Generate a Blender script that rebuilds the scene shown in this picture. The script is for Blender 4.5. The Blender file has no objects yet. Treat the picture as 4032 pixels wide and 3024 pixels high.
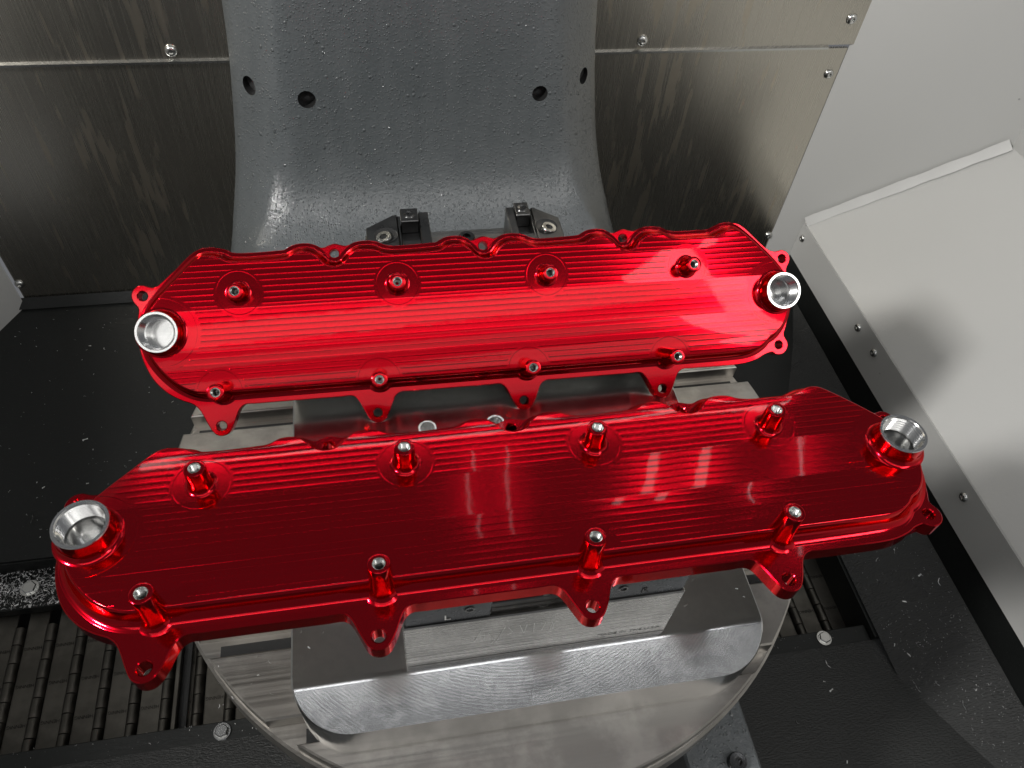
import bpy, bmesh, math, random
from mathutils import Vector, Matrix
from mathutils.geometry import tessellate_polygon
random.seed(7)
R = math.radians
sc = bpy.context.scene
COL = sc.collection

# ------------------------------------------------------------------ camera
cam = bpy.data.cameras.new('camera'); cam.sensor_width = 36.0; cam.lens = 27.225
cam.clip_start = 0.01; cam.clip_end = 60.0
co = bpy.data.objects.new('camera', cam); COL.objects.link(co)
co.matrix_world = Matrix(((0.9834974, 0.08861466, -0.15773496, -0.07232729),
                          (-0.1683239, 0.767812, -0.6181681, -0.22537498),
                          (0.06633204, 0.63451728, 0.77005707, 0.38576393),
                          (0, 0, 0, 1)))
sc.camera = co

# ------------------------------------------------------------------ world, lamps, exposure
wd = bpy.data.worlds.new('World'); sc.world = wd; wd.use_nodes = True
wd.node_tree.nodes['Background'].inputs[0].default_value = (0.80, 0.82, 0.86, 1)
wd.node_tree.nodes['Background'].inputs[1].default_value = 0.135
sc.view_settings.view_transform = 'Standard'; sc.view_settings.look = 'None'
sc.view_settings.gamma = 1.0; sc.view_settings.exposure = 0.35
sc.view_settings.use_curve_mapping = False

def lamp(name, loc, aim, sx, sy, power, col=(1, 0.97, 0.93)):
    d = bpy.data.lights.new(name, 'AREA'); d.shape = 'RECTANGLE'; d.size = sx; d.size_y = sy
    d.energy = power; d.color = col
    o = bpy.data.objects.new(name, d); COL.objects.link(o); o.location = loc
    o.rotation_euler = (Vector(aim) - Vector(loc)).to_track_quat('-Z', 'Y').to_euler()
    return o
# the open door of the machine with the workshop lights behind the photographer
for lz, ly, pw in ((0.98, -1.10, 0.65), (1.22, -1.12, 0.48), (1.46, -1.16, 0.66), (1.70, -1.20, 1.0), (1.96, -1.22, 2.0)):
    lamp('door_light', (0.05, ly, lz), (0, 0.2, -0.05), 2.5, 0.075, pw * 1.12, (1, 0.985, 0.96))
# the machine's own work lamps, left and right of the door
lamp('work_lamp_right', (1.24, -1.00, 1.44), (0.2, 0.2, -0.05), 0.32, 0.90, 5.5, (1, 0.98, 0.95))
lamp('work_lamp_left', (-1.20, -0.28, 0.98), (0.0, 0.15, -0.05), 0.16, 0.22, 17.0, (1, 0.98, 0.95))
# the long lamp tube over the table; added strip behind for the rim line
lamp('overhead_tube', (0.10, -0.045, 1.12), (0.10, -0.045, 0.0), 1.0, 0.030, 0.60, (0.97, 0.98, 1.0))
lamp('rim_line_light', (0.0, 0.60, 0.60), (0.0, 0.0, 0.30), 1.3, 0.014, 0.40, (1, 0.98, 0.96))
# lamp tubes and thin added strips high up behind the table
for tx in (0.47, 0.59):
    lamp('wall_lamp_tube', (tx, 0.60, 1.07), (tx - 0.25, 0.0, 0.0), 0.022, 0.22, 0.070, (1, 0.98, 0.96))
for tx, z0, z1, p in ((0.073, 0.80, 1.27, 0.032), (0.155, 0.80, 1.28, 0.032), (0.805, 0.78, 1.22, 0.065)):  # added lights in place of pale upright edges that streak the cover
    lamp('edge_streak_light', (tx, 0.60, (z0 + z1) / 2), (tx, 0.0, (z0 + z1) / 2 - .6), 0.007, z1 - z0, p, (0.95, 0.97, 1.0))

# ------------------------------------------------------------------ mesh helpers
def mk(name, verts, faces, mat, parent=None, smooth=None, matrix=None):
    me = bpy.data.meshes.new(name); me.from_pydata([tuple(v) for v in verts], [], faces); me.update()
    return link(name, me, mat, parent, smooth, matrix)

def link(name, me, mat, parent=None, smooth=None, matrix=None):
    if mat is not None and not me.materials: me.materials.append(mat)
    if smooth is not None:
        for p in me.polygons: p.use_smooth = True
        me.set_sharp_from_angle(angle=R(smooth))
    o = bpy.data.objects.new(name, me); COL.objects.link(o)
    if parent: o.parent = parent
    if matrix is not None: o.matrix_local = matrix
    return o

def from_bm(name, bm, mat, parent=None, smooth=None, matrix=None):
    me = bpy.data.meshes.new(name); bmesh.ops.recalc_face_normals(bm, faces=bm.faces); bm.to_mesh(me); bm.free()
    return link(name, me, mat, parent, smooth, matrix)

def empty(name, loc=(0, 0, 0)):
    o = bpy.data.objects.new(name, None); COL.objects.link(o); o.location = loc; o.empty_display_size = 0.02
    return o

def tag(o, label, cat, group=None, kind=None):
    o['label'] = label; o['category'] = cat
    if group: o['group'] = group
    if kind: o['kind'] = kind
    return o

def struct(o, label, cat):
    o['kind'] = 'structure'; o['label'] = label; o['category'] = cat; return o

def lathe(prof, n=48, M=None, close=False):
    """profile of (r, z) pairs about the z axis"""
    vs, fs = [], []
    k = len(prof)
    for i in range(n):
        a = 2 * math.pi * i / n
        for r, z in prof: vs.append(Vector((r * math.cos(a), r * math.sin(a), z)))
    for i in range(n):
        j = (i + 1) % n
        for q in range(k - 1):
            fs.append((i * k + q, j * k + q, j * k + q + 1, i * k + q + 1))
    if M is not None: vs = [M @ v for v in vs]
    return vs, fs

def box_bm(bm, x0, x1, y0, y1, z0, z1, bev=0.0, seg=1):
    r = bmesh.ops.create_cube(bm, size=1.0)
    vs = r['verts']
    for v in vs:
        v.co = Vector((x0 + (v.co.x + .5) * (x1 - x0), y0 + (v.co.y + .5) * (y1 - y0), z0 + (v.co.z + .5) * (z1 - z0)))
    if bev:
        es = list({e for v in vs for e in v.link_edges})
        bmesh.ops.bevel(bm, geom=es, offset=bev, segments=seg, affect='EDGES', profile=0.5)

def box(name, x0, x1, y0, y1, z0, z1, mat, parent=None, bev=0.0006, seg=1):
    bm = bmesh.new(); box_bm(bm, x0, x1, y0, y1, z0, z1, bev, seg)
    return from_bm(name, bm, mat, parent, 35)

def offset_poly(P, d):
    """offset a closed ccw polyline outwards by d along its vertex normals"""
    n = len(P); out = []
    for i in range(n):
        a = Vector(P[i - 1]); b = Vector(P[(i + 1) % n]); c = Vector(P[i])
        t1 = (c - a); t2 = (b - c)
        if t1.length > 1e-9: t1.normalize()
        if t2.length > 1e-9: t2.normalize()
        n1 = Vector((t1.y, -t1.x)); n2 = Vector((t2.y, -t2.x))
        m = n1 + n2
        if m.length < 1e-6: m = n1
        m.normalize(); k = max(0.5, m.dot(n1))
        q = c + m * (d / k); out.append((q.x, q.y))
    return out

def area2(P):
    return sum(P[i - 1][0] * P[i][1] - P[i][0] * P[i - 1][1] for i in range(len(P)))

def prism(name, poly, z0, z1, mat, parent=None, cham=0.0, holes=(), smooth=35, bottom=True):
    if area2(poly) < 0: poly = poly[::-1]
    loops = [poly] + [h if area2(h) < 0 else h[::-1] for h in holes]
    vs, fs = [], []
    tops, bots = [], []
    for L in loops:
        n = len(L); ins = offset_poly(L, -cham) if cham else L
        rings = []
        b = len(vs)
        for (x, y) in L: vs.append((x, y, z0))
        rings.append(b)
        if cham:
            b = len(vs)
            for (x, y) in L: vs.append((x, y, z1 - cham))
            rings.append(b)
        b = len(vs)
        for (x, y) in ins: vs.append((x, y, z1))
        rings.append(b)
        for a, c in zip(rings, rings[1:]):
            for i in range(n):
                j = (i + 1) % n
                fs.append((a + i, a + j, c + j, c + i))
        tops.append((rings[-1], ins)); bots.append((rings[0], L))
    def fill(sets, flip):
        idx = [s + i for s, L in sets for i in range(len(L))]
        for t in tessellate_polygon([[Vector((x, y, 0)) for x, y in L] for s, L in sets]):
            a, b, c = (idx[k] for k in t)
            A, B, Cc = Vector(vs[a]), Vector(vs[b]), Vector(vs[c])
            up = (B - A).cross(Cc - A).z > 0
            fs.append((a, b, c) if up != flip else (a, c, b))
    fill(tops, False)
    if bottom: fill(bots, True)
    return mk(name, vs, fs, mat, parent, smooth)

def circle(cx, cy, r, n=32):
    return [(cx + r * math.cos(2 * math.pi * i / n), cy + r * math.sin(2 * math.pi * i / n)) for i in range(n)]

def catmull(P, step=0.0012):
    """closed centripetal Catmull-Rom through the points"""
    n = len(P); out = []
    P = [Vector(p) for p in P]
    for i in range(n):
        p0, p1, p2, p3 = P[i - 1], P[i], P[(i + 1) % n], P[(i + 2) % n]
        t0 = 0.0; t1 = t0 + max(1e-9, (p1 - p0).length) ** .5; t2 = t1 + max(1e-9, (p2 - p1).length) ** .5; t3 = t2 + max(1e-9, (p3 - p2).length) ** .5
        m = max(1, int((p2 - p1).length / step))
        for k in range(m):
            t = t1 + (t2 - t1) * k / m
            a1 = p0 * ((t1 - t) / (t1 - t0)) + p1 * ((t - t0) / (t1 - t0))
            a2 = p1 * ((t2 - t) / (t2 - t1)) + p2 * ((t - t1) / (t2 - t1))
            a3 = p2 * ((t3 - t) / (t3 - t2)) + p3 * ((t - t2) / (t3 - t2))
            b1 = a1 * ((t2 - t) / (t2 - t0)) + a2 * ((t - t0) / (t2 - t0))
            b2 = a2 * ((t3 - t) / (t3 - t1)) + a3 * ((t - t1) / (t3 - t1))
            c = b1 * ((t2 - t) / (t2 - t1)) + b2 * ((t - t1) / (t2 - t1))
            out.append((c.x, c.y))
    return out

def text_mesh(txt, size, depth=0.0003, shear=0.0):
    cu = bpy.data.curves.new('lettering', 'FONT'); cu.body = txt; cu.size = size; cu.extrude = depth
    cu.align_x = 'CENTER'; cu.align_y = 'CENTER'; cu.shear = shear; cu.resolution_u = 2
    o = bpy.data.objects.new('lettering', cu); COL.objects.link(o)
    bpy.context.view_layer.update()
    me = bpy.data.meshes.new_from_object(o.evaluated_get(bpy.context.evaluated_depsgraph_get()))
    bpy.data.objects.remove(o); bpy.data.curves.remove(cu)
    return me

# ------------------------------------------------------------------ material helpers
class NT:
    def __init__(s, name):
        s.m = bpy.data.materials.new(name); s.m.use_nodes = True; s.t = s.m.node_tree
        s.b = s.t.nodes['Principled BSDF']
    def n(s, typ, **kw):
        nd = s.t.nodes.new(typ)
        for k, v in kw.items():
            if hasattr(nd, k): setattr(nd, k, v)
        return nd
    def l(s, a, b): s.t.links.new(a, b)
    def set(s, **kw):
        for k, v in kw.items(): s.b.inputs[k.replace('_', ' ')].default_value = v
        return s
    def coord(s, scale=(1, 1, 1), rot=(0, 0, 0), kind='Object'):
        tc = s.n('ShaderNodeTexCoord'); mp = s.n('ShaderNodeMapping')
        mp.inputs['Scale'].default_value = scale; mp.inputs['Rotation'].default_value = rot
        s.l(tc.outputs[kind], mp.inputs['Vector']); return mp.outputs['Vector']
    def noise(s, vec, scale, detail=3, rough=0.5, out='Fac'):
        nd = s.n('ShaderNodeTexNoise'); nd.inputs['Scale'].default_value = scale
        nd.inputs['Detail'].default_value = detail; nd.inputs['Roughness'].default_value = rough
        s.l(vec, nd.inputs['Vector']); return nd.outputs[out]
    def voronoi(s, vec, scale, feature='F1', rnd=1.0):
        nd = s.n('ShaderNodeTexVoronoi', feature=feature); nd.inputs['Scale'].default_value = scale
        nd.inputs['Randomness'].default_value = rnd
        s.l(vec, nd.inputs['Vector']); return nd
    def ramp(s, fac, stops):
        nd = s.n('ShaderNodeValToRGB'); cr = nd.color_ramp
        while len(cr.elements) < len(stops): cr.elements.new(0.5)
        for e, (p, c) in zip(cr.elements, stops):
            e.position = p; e.color = c if len(c) == 4 else (*c, 1)
        s.l(fac, nd.inputs['Fac']); return nd.outputs['Color']
    def math(s, op, a, b=None, c=None):
        nd = s.n('ShaderNodeMath', operation=op)
        for i, v in enumerate((a, b, c)):
            if v is None: continue
            if isinstance(v, (int, float)): nd.inputs[i].default_value = v
            else: s.l(v, nd.inputs[i])
        return nd.outputs[0]
    def mapr(s, v, a, b, c, d, smooth=False):
        nd = s.n('ShaderNodeMapRange', interpolation_type='SMOOTHSTEP' if smooth else 'LINEAR')
        s.l(v, nd.inputs['Value'])
        for k, x in zip(('From Min', 'From Max', 'To Min', 'To Max'), (a, b, c, d)): nd.inputs[k].default_value = x
        return nd.outputs[0]
    def mix(s, fac, a, b):
        nd = s.n('ShaderNodeMix', data_type='RGBA')
        for sock, v in ((nd.inputs['Factor'], fac), (nd.inputs['A'], a), (nd.inputs['B'], b)):
            pass
        fi = nd.inputs[0]; ai = nd.inputs[6]; bi = nd.inputs[7]
        for sock, v in ((fi, fac), (ai, a), (bi, b)):
            if isinstance(v, (int, float)): sock.default_value = v
            elif isinstance(v, tuple): sock.default_value = v if len(v) == 4 else (*v, 1)
            else: s.l(v, sock)
        return nd.outputs[2]
    def bump(s, h, dist, strength=1.0, prev=None):
        nd = s.n('ShaderNodeBump'); nd.inputs['Strength'].default_value = strength; nd.inputs['Distance'].default_value = dist
        s.l(h, nd.inputs['Height'])
        if prev is not None: s.l(prev, nd.inputs['Normal'])
        return nd.outputs['Normal']
    def out(s, **kw):
        for k, v in kw.items():
            sock = s.b.inputs[k.replace('_', ' ')]
            s.l(v, sock)
        return s.m

PITCH = 0.11176
def red_anodized(name, grooves):
    s = NT(name)
    s.set(Metallic=1.0, Roughness=0.16, Coat_Weight=0.42, Coat_Roughness=0.035, Coat_IOR=1.38)
    s.b.inputs['Base Color'].default_value = (0.53, 0.0018, 0.011, 1)
    s.b.inputs['Specular Tint'].default_value = (1, 0.25, 0.35, 1)
    vec = s.coord()
    wav = s.noise(vec, 90, 2)
    nrm = s.bump(wav, 0.00002, 1.0)
    if grooves:
        sx = s.n('ShaderNodeSeparateXYZ'); s.l(vec, sx.inputs[0])
        U, V, Wc = sx.outputs
        # machined circles round the bosses: the straight tool marks stop there
        def dist(u0, v0):
            a = s.math('SUBTRACT', U, u0 - PITCH / 2); a = s.math('MODULO', s.math('ADD', a, PITCH * 4), PITCH)
            a = s.math('SUBTRACT', a, PITCH / 2)
            b = s.math('SUBTRACT', V, v0)
            return s.math('SQRT', s.math('ADD', s.math('MULTIPLY', a, a), s.math('MULTIPLY', b, b)))
        def dist1(u0, v0):
            a = s.math('SUBTRACT', U, u0); b = s.math('SUBTRACT', V, v0)
            return s.math('SQRT', s.math('ADD', s.math('MULTIPLY', a, a), s.math('MULTIPLY', b, b)))
        dF = dist(0.0220, 0.0941); dN = dist(0.0034, 0.0254)
        d = s.math('MINIMUM', dF, dN)
        pl = s.math('MINIMUM', dist1(-0.032, 0.0695), dist1(0.4301, 0.070))
        ring = s.math('MULTIPLY', s.mapr(d, 0.0165, 0.0180, 0, 1, True), s.mapr(pl, 0.0255, 0.0275, 0, 1, True))
        # slightly wandering stepover marks along the length
        vv = s.coord((7, 1, 1)); wob = s.noise(vv, 12, 2)
        ph = s.math('MULTIPLY', s.math('ADD', V, s.math('MULTIPLY', wob, 0.00008)), 1 / 0.0041)
        fr = s.math('FRACT', ph)
        cusp = s.math('POWER', s.math('ABSOLUTE', s.math('SUBTRACT', s.math('MULTIPLY', fr, 2), 1)), 3.2)
        per = s.n('ShaderNodeTexNoise', noise_dimensions='1D'); s.l(s.math('MULTIPLY', s.math('FLOOR', ph), 7.31), per.inputs['W'])
        per.inputs['Scale'].default_value = 1.0
        amp = s.mapr(per.outputs['Fac'], 0.3, 0.7, 0.45, 1.25)
        st = s.coord((40, 900, 1)); fine = s.noise(st, 1.0, 3, 0.6)
        h = s.math('MULTIPLY', s.math('ADD', s.math('MULTIPLY', cusp, amp), s.math('MULTIPLY', fine, 0.16)), ring)
        edge = s.math('ADD', s.mapr(d, 0.0150, 0.0156, 0, 1, True), s.mapr(pl, 0.0235, 0.0242, 0, 1, True))
        h = s.math('ADD', h, s.math('MULTIPLY', edge, 0.8))
        top = s.mapr(Wc, 0.0110, 0.0114, 0, 1)
        h = s.math('MULTIPLY', h, top)
        nrm = s.bump(h, 0.000062, 1.0, nrm)
        s.l(nrm, s.b.inputs['Normal'])
        s.b.inputs['Roughness'].default_value = 0.15
        cn = s.bump(wav, 0.00002, 1.0); s.l(cn, s.b.inputs['Coat Normal'])
    else:
        st = s.coord((60, 900, 300)); f = s.noise(st, 1.0, 2)
        nrm = s.bump(f, 0.000006, 1.0, nrm)
        s.l(nrm, s.b.inputs['Normal'])
    return s.m

def bare_alu(name, rough=0.22, col=(0.78, 0.78, 0.77)):
    s = NT(name); s.set(Metallic=1.0, Roughness=rough); s.b.inputs['Base Color'].default_value = (*col, 1)
    v = s.coord(); f = s.noise(v, 900, 2)
    return s.out(Normal=s.bump(f, 0.00001))

def plate_alu():
    s = NT('machined_aluminium_plate'); s.set(Metallic=1.0)
    v = s.coord()
    f = s.noise(v, 150, 5, 0.6); f2 = s.noise(v, 16, 3)
    sp = s.mapr(s.math('ADD', f, s.math('MULTIPLY', f2, 0.8)), 0.80, 1.0, 0, 1, True)
    s.l(s.mix(sp, (0.64, 0.64, 0.635), (0.68, 0.68, 0.67)), s.b.inputs['Base Color'])
    w = s.n('ShaderNodeTexWave', wave_type='RINGS', rings_direction='Z')
    w.inputs['Scale'].default_value = 160; w.inputs['Distortion'].default_value = 2.5; w.inputs['Detail'].default_value = 2
    mp = s.coord((1, 1, 0)); s.l(mp, w.inputs['Vector'])
    s.l(s.mapr(sp, 0, 1, 0.20, 0.225), s.b.inputs['Roughness'])
    return s.out(Normal=s.bump(w.outputs['Fac'], 0.000005, 1.0, s.bump(f, 0.000006)))

def steel(name, col, rough, stretch=(3, 400, 400), amt=0.00001, stain=0.0, metallic=1.0):
    s = NT(name); s.set(Metallic=metallic)
    v = s.coord(stretch); f = s.noise(v, 1.0, 4, 0.6)
    g = s.noise(s.coord(), 22, 5, 0.6)
    dark = tuple(c * 0.72 for c in col)
    s.l(s.mix(s.mapr(g, 0.42, 0.62, 0, 1, True), dark if stain else col, col), s.b.inputs['Base Color'])
    s.l(s.mapr(f, 0.3, 0.7, rough * 0.8, rough * 1.25), s.b.inputs['Roughness'])
    return s.out(Normal=s.bump(f, amt))

def stainless():
    s = NT('brushed_stainless_sheet'); s.set(Metallic=1.0, Anisotropic=0.5, Anisotropic_Rotation=0.25)
    tan = s.n('ShaderNodeTangent', direction_type='RADIAL', axis='Z'); s.l(tan.outputs[0], s.b.inputs['Tangent'])
    # dried coolant runs: long spots, stretched down the wall
    v = s.coord((95, 95, 11.0), (0, R(5), 0)); f = s.noise(v, 1.0, 2, 0.5)
    big = s.noise(s.coord((5, 5, 2.2)), 1.0, 2)
    m = s.mapr(s.math('ADD', f, s.math('MULTIPLY', s.math('SUBTRACT', big, 0.5), 0.7)), 0.60, 0.70, 0, 1, True)
    br = s.noise(s.coord((900, 900, 6)), 1.0, 3)
    s.l(s.mix(s.math('MULTIPLY', m, 0.40), (0.54, 0.51, 0.445), (0.62, 0.53, 0.40)), s.b.inputs['Base Color'])
    s.l(s.math('ADD', s.mapr(m, 0, 1, 0.26, 0.305), s.mapr(br, 0.3, 0.7, -0.03, 0.03)), s.b.inputs['Roughness'])
    return s.out(Normal=s.bump(br, 0.000012))

def cast_paint():
    s = NT('wet_grey_cast_paint')
    v = s.coord()
    g = s.noise(v, 3.2, 3)
    run = s.noise(s.coord((60, 60, 6)), 1.0, 3)
    s.l(s.mix(s.mapr(s.math('ADD', g, s.math('MULTIPLY', run, .5)), 0.55, 0.95, 0, 1, True), (0.088, 0.099, 0.104), (0.116, 0.127, 0.132)), s.b.inputs['Base Color'])
    s.set(Roughness=0.34, Coat_Weight=1.0, Coat_Roughness=0.04)
    big = s.noise(v, 290, 4, 0.65)
    def drops(scale, thr, rad):
        vo = s.voronoi(v, scale)
        sepc = s.n('ShaderNodeSeparateColor'); s.l(vo.outputs['Color'], sepc.inputs[0])
        d = s.math('DIVIDE', vo.outputs['Distance'], rad)
        h = s.math('SQRT', s.math('MAXIMUM', s.math('SUBTRACT', 1.0, s.math('MULTIPLY', d, d)), 0.0))
        return s.math('MULTIPLY', h, s.math('GREATER_THAN', sepc.outputs[0], thr))
    n1 = s.bump(s.noise(v, 45, 2), 0.0006, 1.0, s.bump(big, 0.0008))
    n2 = s.bump(drops(190, 0.90, 0.34), 0.0010, 1.0, n1)
    n3 = s.bump(drops(420, 0.62, 0.42), 0.0007, 1.0, n2)
    return s.out(Normal=n3, Coat_Normal=n3)

def white_paint():
    s = NT('white_enamel_sheet'); v = s.coord()
    f = s.noise(v, 1.7, 3); sm = s.noise(v, 260, 2)
    dv = s.voronoi(v, 14); dot = s.math('LESS_THAN', dv.outputs['Distance'], 0.022)
    c = s.mix(f, (0.60, 0.60, 0.575), (0.66, 0.66, 0.645))
    s.l(s.mix(s.math('MULTIPLY', dot, 0.55), c, (0.22, 0.22, 0.22)), s.b.inputs['Base Color'])
    s.set(Roughness=0.33, Coat_Weight=0.25, Coat_Roughness=0.16)
    n = s.bump(sm, 0.00010)
    return s.out(Normal=n, Coat_Normal=n)

def black_liner(name='black_liner_paint', base=(0.0085, 0.0095, 0.0090), rough=0.46, bump=0.00035, scale=160):
    s = NT(name); v = s.coord()
    f = s.noise(s.coord((1, 2.2, 1)), scale, 4, 0.6); g = s.noise(v, 5, 4)
    sp = s.noise(v, 700, 2); spot = s.mapr(sp, 0.70, 0.76, 0, 1, True)
    s.l(s.mix(s.math('MULTIPLY', spot, 0.25), s.mix(g, base, tuple(c * 1.7 for c in base)), (0.25, 0.25, 0.25)), s.b.inputs['Base Color'])
    s.l(s.mapr(g, 0.3, 0.7, rough * 0.75, rough * 1.25), s.b.inputs['Roughness'])
    s.b.inputs['Specular IOR Level'].default_value = 0.35
    return s.out(Normal=s.bump(f, bump))

M = {}
M['red_top'] = red_anodized('red_anodized_machined_top', True)
M['red'] = red_anodized('red_anodized', False)
M['bare'] = bare_alu('bare_turned_aluminium', 0.20, (0.66, 0.66, 0.65))
M['gasket'] = bare_alu('bare_machined_underside', 0.38, (0.62, 0.62, 0.60))
M['bore'] = bare_alu('threaded_bore_aluminium', 0.24, (0.60, 0.60, 0.58))
M['plate'] = plate_alu()
M['polished'] = steel('polished_roll_edge', (0.66, 0.66, 0.66), 0.15, (3, 700, 700), 0.000008)
M['table'] = steel('ground_table_steel', (0.42, 0.40, 0.37), 0.37, (4, 500, 500), 0.000012, 1.0)
M['vise'] = steel('ground_vise_steel', (0.44, 0.43, 0.41), 0.26, (4, 500, 500), 0.00001, 1.0)
M['mark'] = steel('bright_scribed_mark', (0.75, 0.75, 0.73), 0.3)
M['engrave'] = steel('dark_engraving', (0.20, 0.20, 0.195), 0.5)
M['oxide'] = steel('black_oxide_steel', (0.16, 0.16, 0.16), 0.33, (60, 60, 60), 0.00002, 1.0)
M['blued'] = steel('blued_jaw_steel', (0.060, 0.066, 0.076), 0.26, (60, 60, 60), 0.00002, 1.0)
M['steel_screw'] = bare_alu('zinc_screw', 0.24, (0.62, 0.62, 0.60))
M['dark_zinc'] = bare_alu('oiled_screw', 0.26, (0.33, 0.33, 0.32))
M['dark_screw'] = bare_alu('black_screw', 0.22, (0.14, 0.14, 0.14))
M['stainless'] = stainless()
M['cast'] = cast_paint()
M['white'] = white_paint()
M['black'] = black_liner()
M['black_rough'] = black_liner('black_gritty_liner_paint', (0.026, 0.027, 0.0265), 0.30, 0.0016, 260)
M['belt'] = steel('oiled_belt_steel', (0.125, 0.118, 0.104), 0.45, (60, 60, 60), 0.00003, 1.0)
M['belt_text'] = steel('belt_lettering_steel', (0.03, 0.028, 0.026), 0.6)
M['chip'] = bare_alu('aluminium_chip', 0.40, (0.88, 0.88, 0.88)); M['chip'].node_tree.nodes['Principled BSDF'].inputs['Metallic'].default_value = 0.55
M['dark_hole'] = black_liner('recess_shade_and_letter', (0.020, 0.020, 0.020), 0.30, 0.0001, 60)  # near-black put into holes and recesses as shade; also colours a letter
M['sealant'] = NT('clear_sealant_bead').set(Roughness=0.42).m
M['sealant'].node_tree.nodes['Principled BSDF'].inputs['Base Color'].default_value = (0.66, 0.66, 0.64, 1)

# ------------------------------------------------------------------ the enclosure
BW = 0.60                                   # back wall
FB = -0.380                                 # floor height at the back wall

def sheet(name, pts, mat, parent=None, thick=0.0, n=None):
    o = mk(name, pts, [tuple(range(len(pts)))], mat, parent)
    return o

def slab(name, a, b, c, d, t, mat, parent=None):
    """quad a b c d (ccw seen from the front) with thickness t behind it"""
    a, b, c, d = map(Vector, (a, b, c, d)); nn = (b - a).cross(d - a).normalized()
    P = [a, b, c, d] + [p - nn * t for p in (a, b, c, d)]
    F = [(0, 1, 2, 3), (7, 6, 5, 4), (0, 4, 5, 1), (1, 5, 6, 2), (2, 6, 7, 3), (3, 7, 4, 0)]
    return mk(name, P, F, mat, parent)

def button_screw(parent, loc, direction, r=0.0056, mat=None, hexdark=True, name='screw'):
    prof = [(0.0, r * 0.30), (r * 0.36, r * 0.30), (r * 0.40, r * 0.60), (r * 0.62, r * 0.56), (r * 0.86, r * 0.36), (r, r * 0.06), (r, -0.002)]
    q = Vector(direction).to_track_quat('Z', 'Y').to_matrix().to_4x4(); q.translation = Vector(loc)
    vs, fs = lathe(prof, 20)
    return mk(name, vs, fs, mat or M['steel_screw'], parent, 50, q)

def hex_bolt(parent, loc, r=0.008, h=0.006, mat=None, name='bolt'):
    bm = bmesh.new()
    hx = [(r * math.cos(R(60 * i + 17)), r * math.sin(R(60 * i + 17))) for i in range(6)]
    lo = [bm.verts.new((x, y, 0.0018)) for x, y in hx]; hi = [bm.verts.new((x, y, h * .82)) for x, y in hx]
    tp = [bm.verts.new((x * .86, y * .86, h)) for x, y in hx]
    for i in range(6):
        j = (i + 1) % 6; bm.faces.new((lo[i], lo[j], hi[j], hi[i])); bm.faces.new((hi[i], hi[j], tp[j], tp[i]))
    bm.faces.new(tp)
    fl = circle(0, 0, r * 1.28, 24)
    a = [bm.verts.new((x, y, -0.0005)) for x, y in fl]; b = [bm.verts.new((x * .97, y * .97, 0.002)) for x, y in fl]
    for i in range(24): bm.faces.new((a[i], a[(i + 1) % 24], b[(i + 1) % 24], b[i]))
    bm.faces.new(b)
    return from_bm(name, bm, mat or M['steel_screw'], parent, 30, Matrix.Translation(loc))

XL, XR = -0.533, 0.513
bw = slab('back_wall', (XL, BW, -0.60), (XR, BW, -0.60), (XR, BW, -0.052), (XL, BW, -0.052), 0.004, M['stainless'])
struct(bw, 'brushed stainless lower sheet of the back wall with coolant streaks', 'wall')
up = slab('back_wall_upper', (XL - 0.3, BW - 0.003, -0.046), (XR + .02, BW - 0.003, -0.046), (XR + .02, BW - 0.003, 0.42), (XL - 0.3, BW - 0.003, 0.42), 0.004, M['stainless'])
struct(up, 'brushed stainless upper sheet of the back wall above the bright seam', 'wall')
# folded lip of the upper sheet: the bright seam line
mk('seam_lip', *(lambda: ([(XL - .3, BW - .003, -.046), (XR - .03, BW - .003, -.046), (XR - .03, BW - .0065, -.0475), (XL - .3, BW - .0065, -.0475),
    (XL - .3, BW - .0065, -.050), (XR - .03, BW - .0065, -.050), (XR - .03, BW - .001, -.0515), (XL - .3, BW - .001, -.0515)],
    [(0, 1, 2, 3), (3, 2, 5, 4), (4, 5, 6, 7)]))(), M['steel_screw'], up)
for x, z in ((-0.533 + 0.0, -0.345), (0.501, -0.085), (0.509, -0.342)):
    button_screw(bw, (x if x > 0 else -0.533 + .004, BW, z), (0, -1, 0), 0.0062)
for x, z in ((-0.263, -0.037), (0.248, -0.036), (0.500, -0.015)):
    button_screw(up, (x, BW - .003, z), (0, -1, 0), 0.0066)

# left white return wall, just a corner of it is in view
lw = slab('left_wall', (XL - 0.005, BW - 0.002, FB - 0.02), (XL - 0.005, BW - 0.002, 0.6), (XL - 0.27, BW - 0.34, 0.6), (XL - 0.27, BW - 0.34, FB - 0.02), -0.004, M['white'])
struct(lw, 'white enamelled left side wall of the machine', 'wall')

ls = slab('left_side_wall', (XL - 0.272, BW - 0.342, FB - 0.02), (XL - 0.272, BW - 0.342, 0.34), (XL - 0.272, -1.0, 0.34), (XL - 0.272, -1.0, FB - 0.02), -0.004, M['white'])
struct(ls, 'white enamelled left wall of the machine beside the floor', 'wall')
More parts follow.
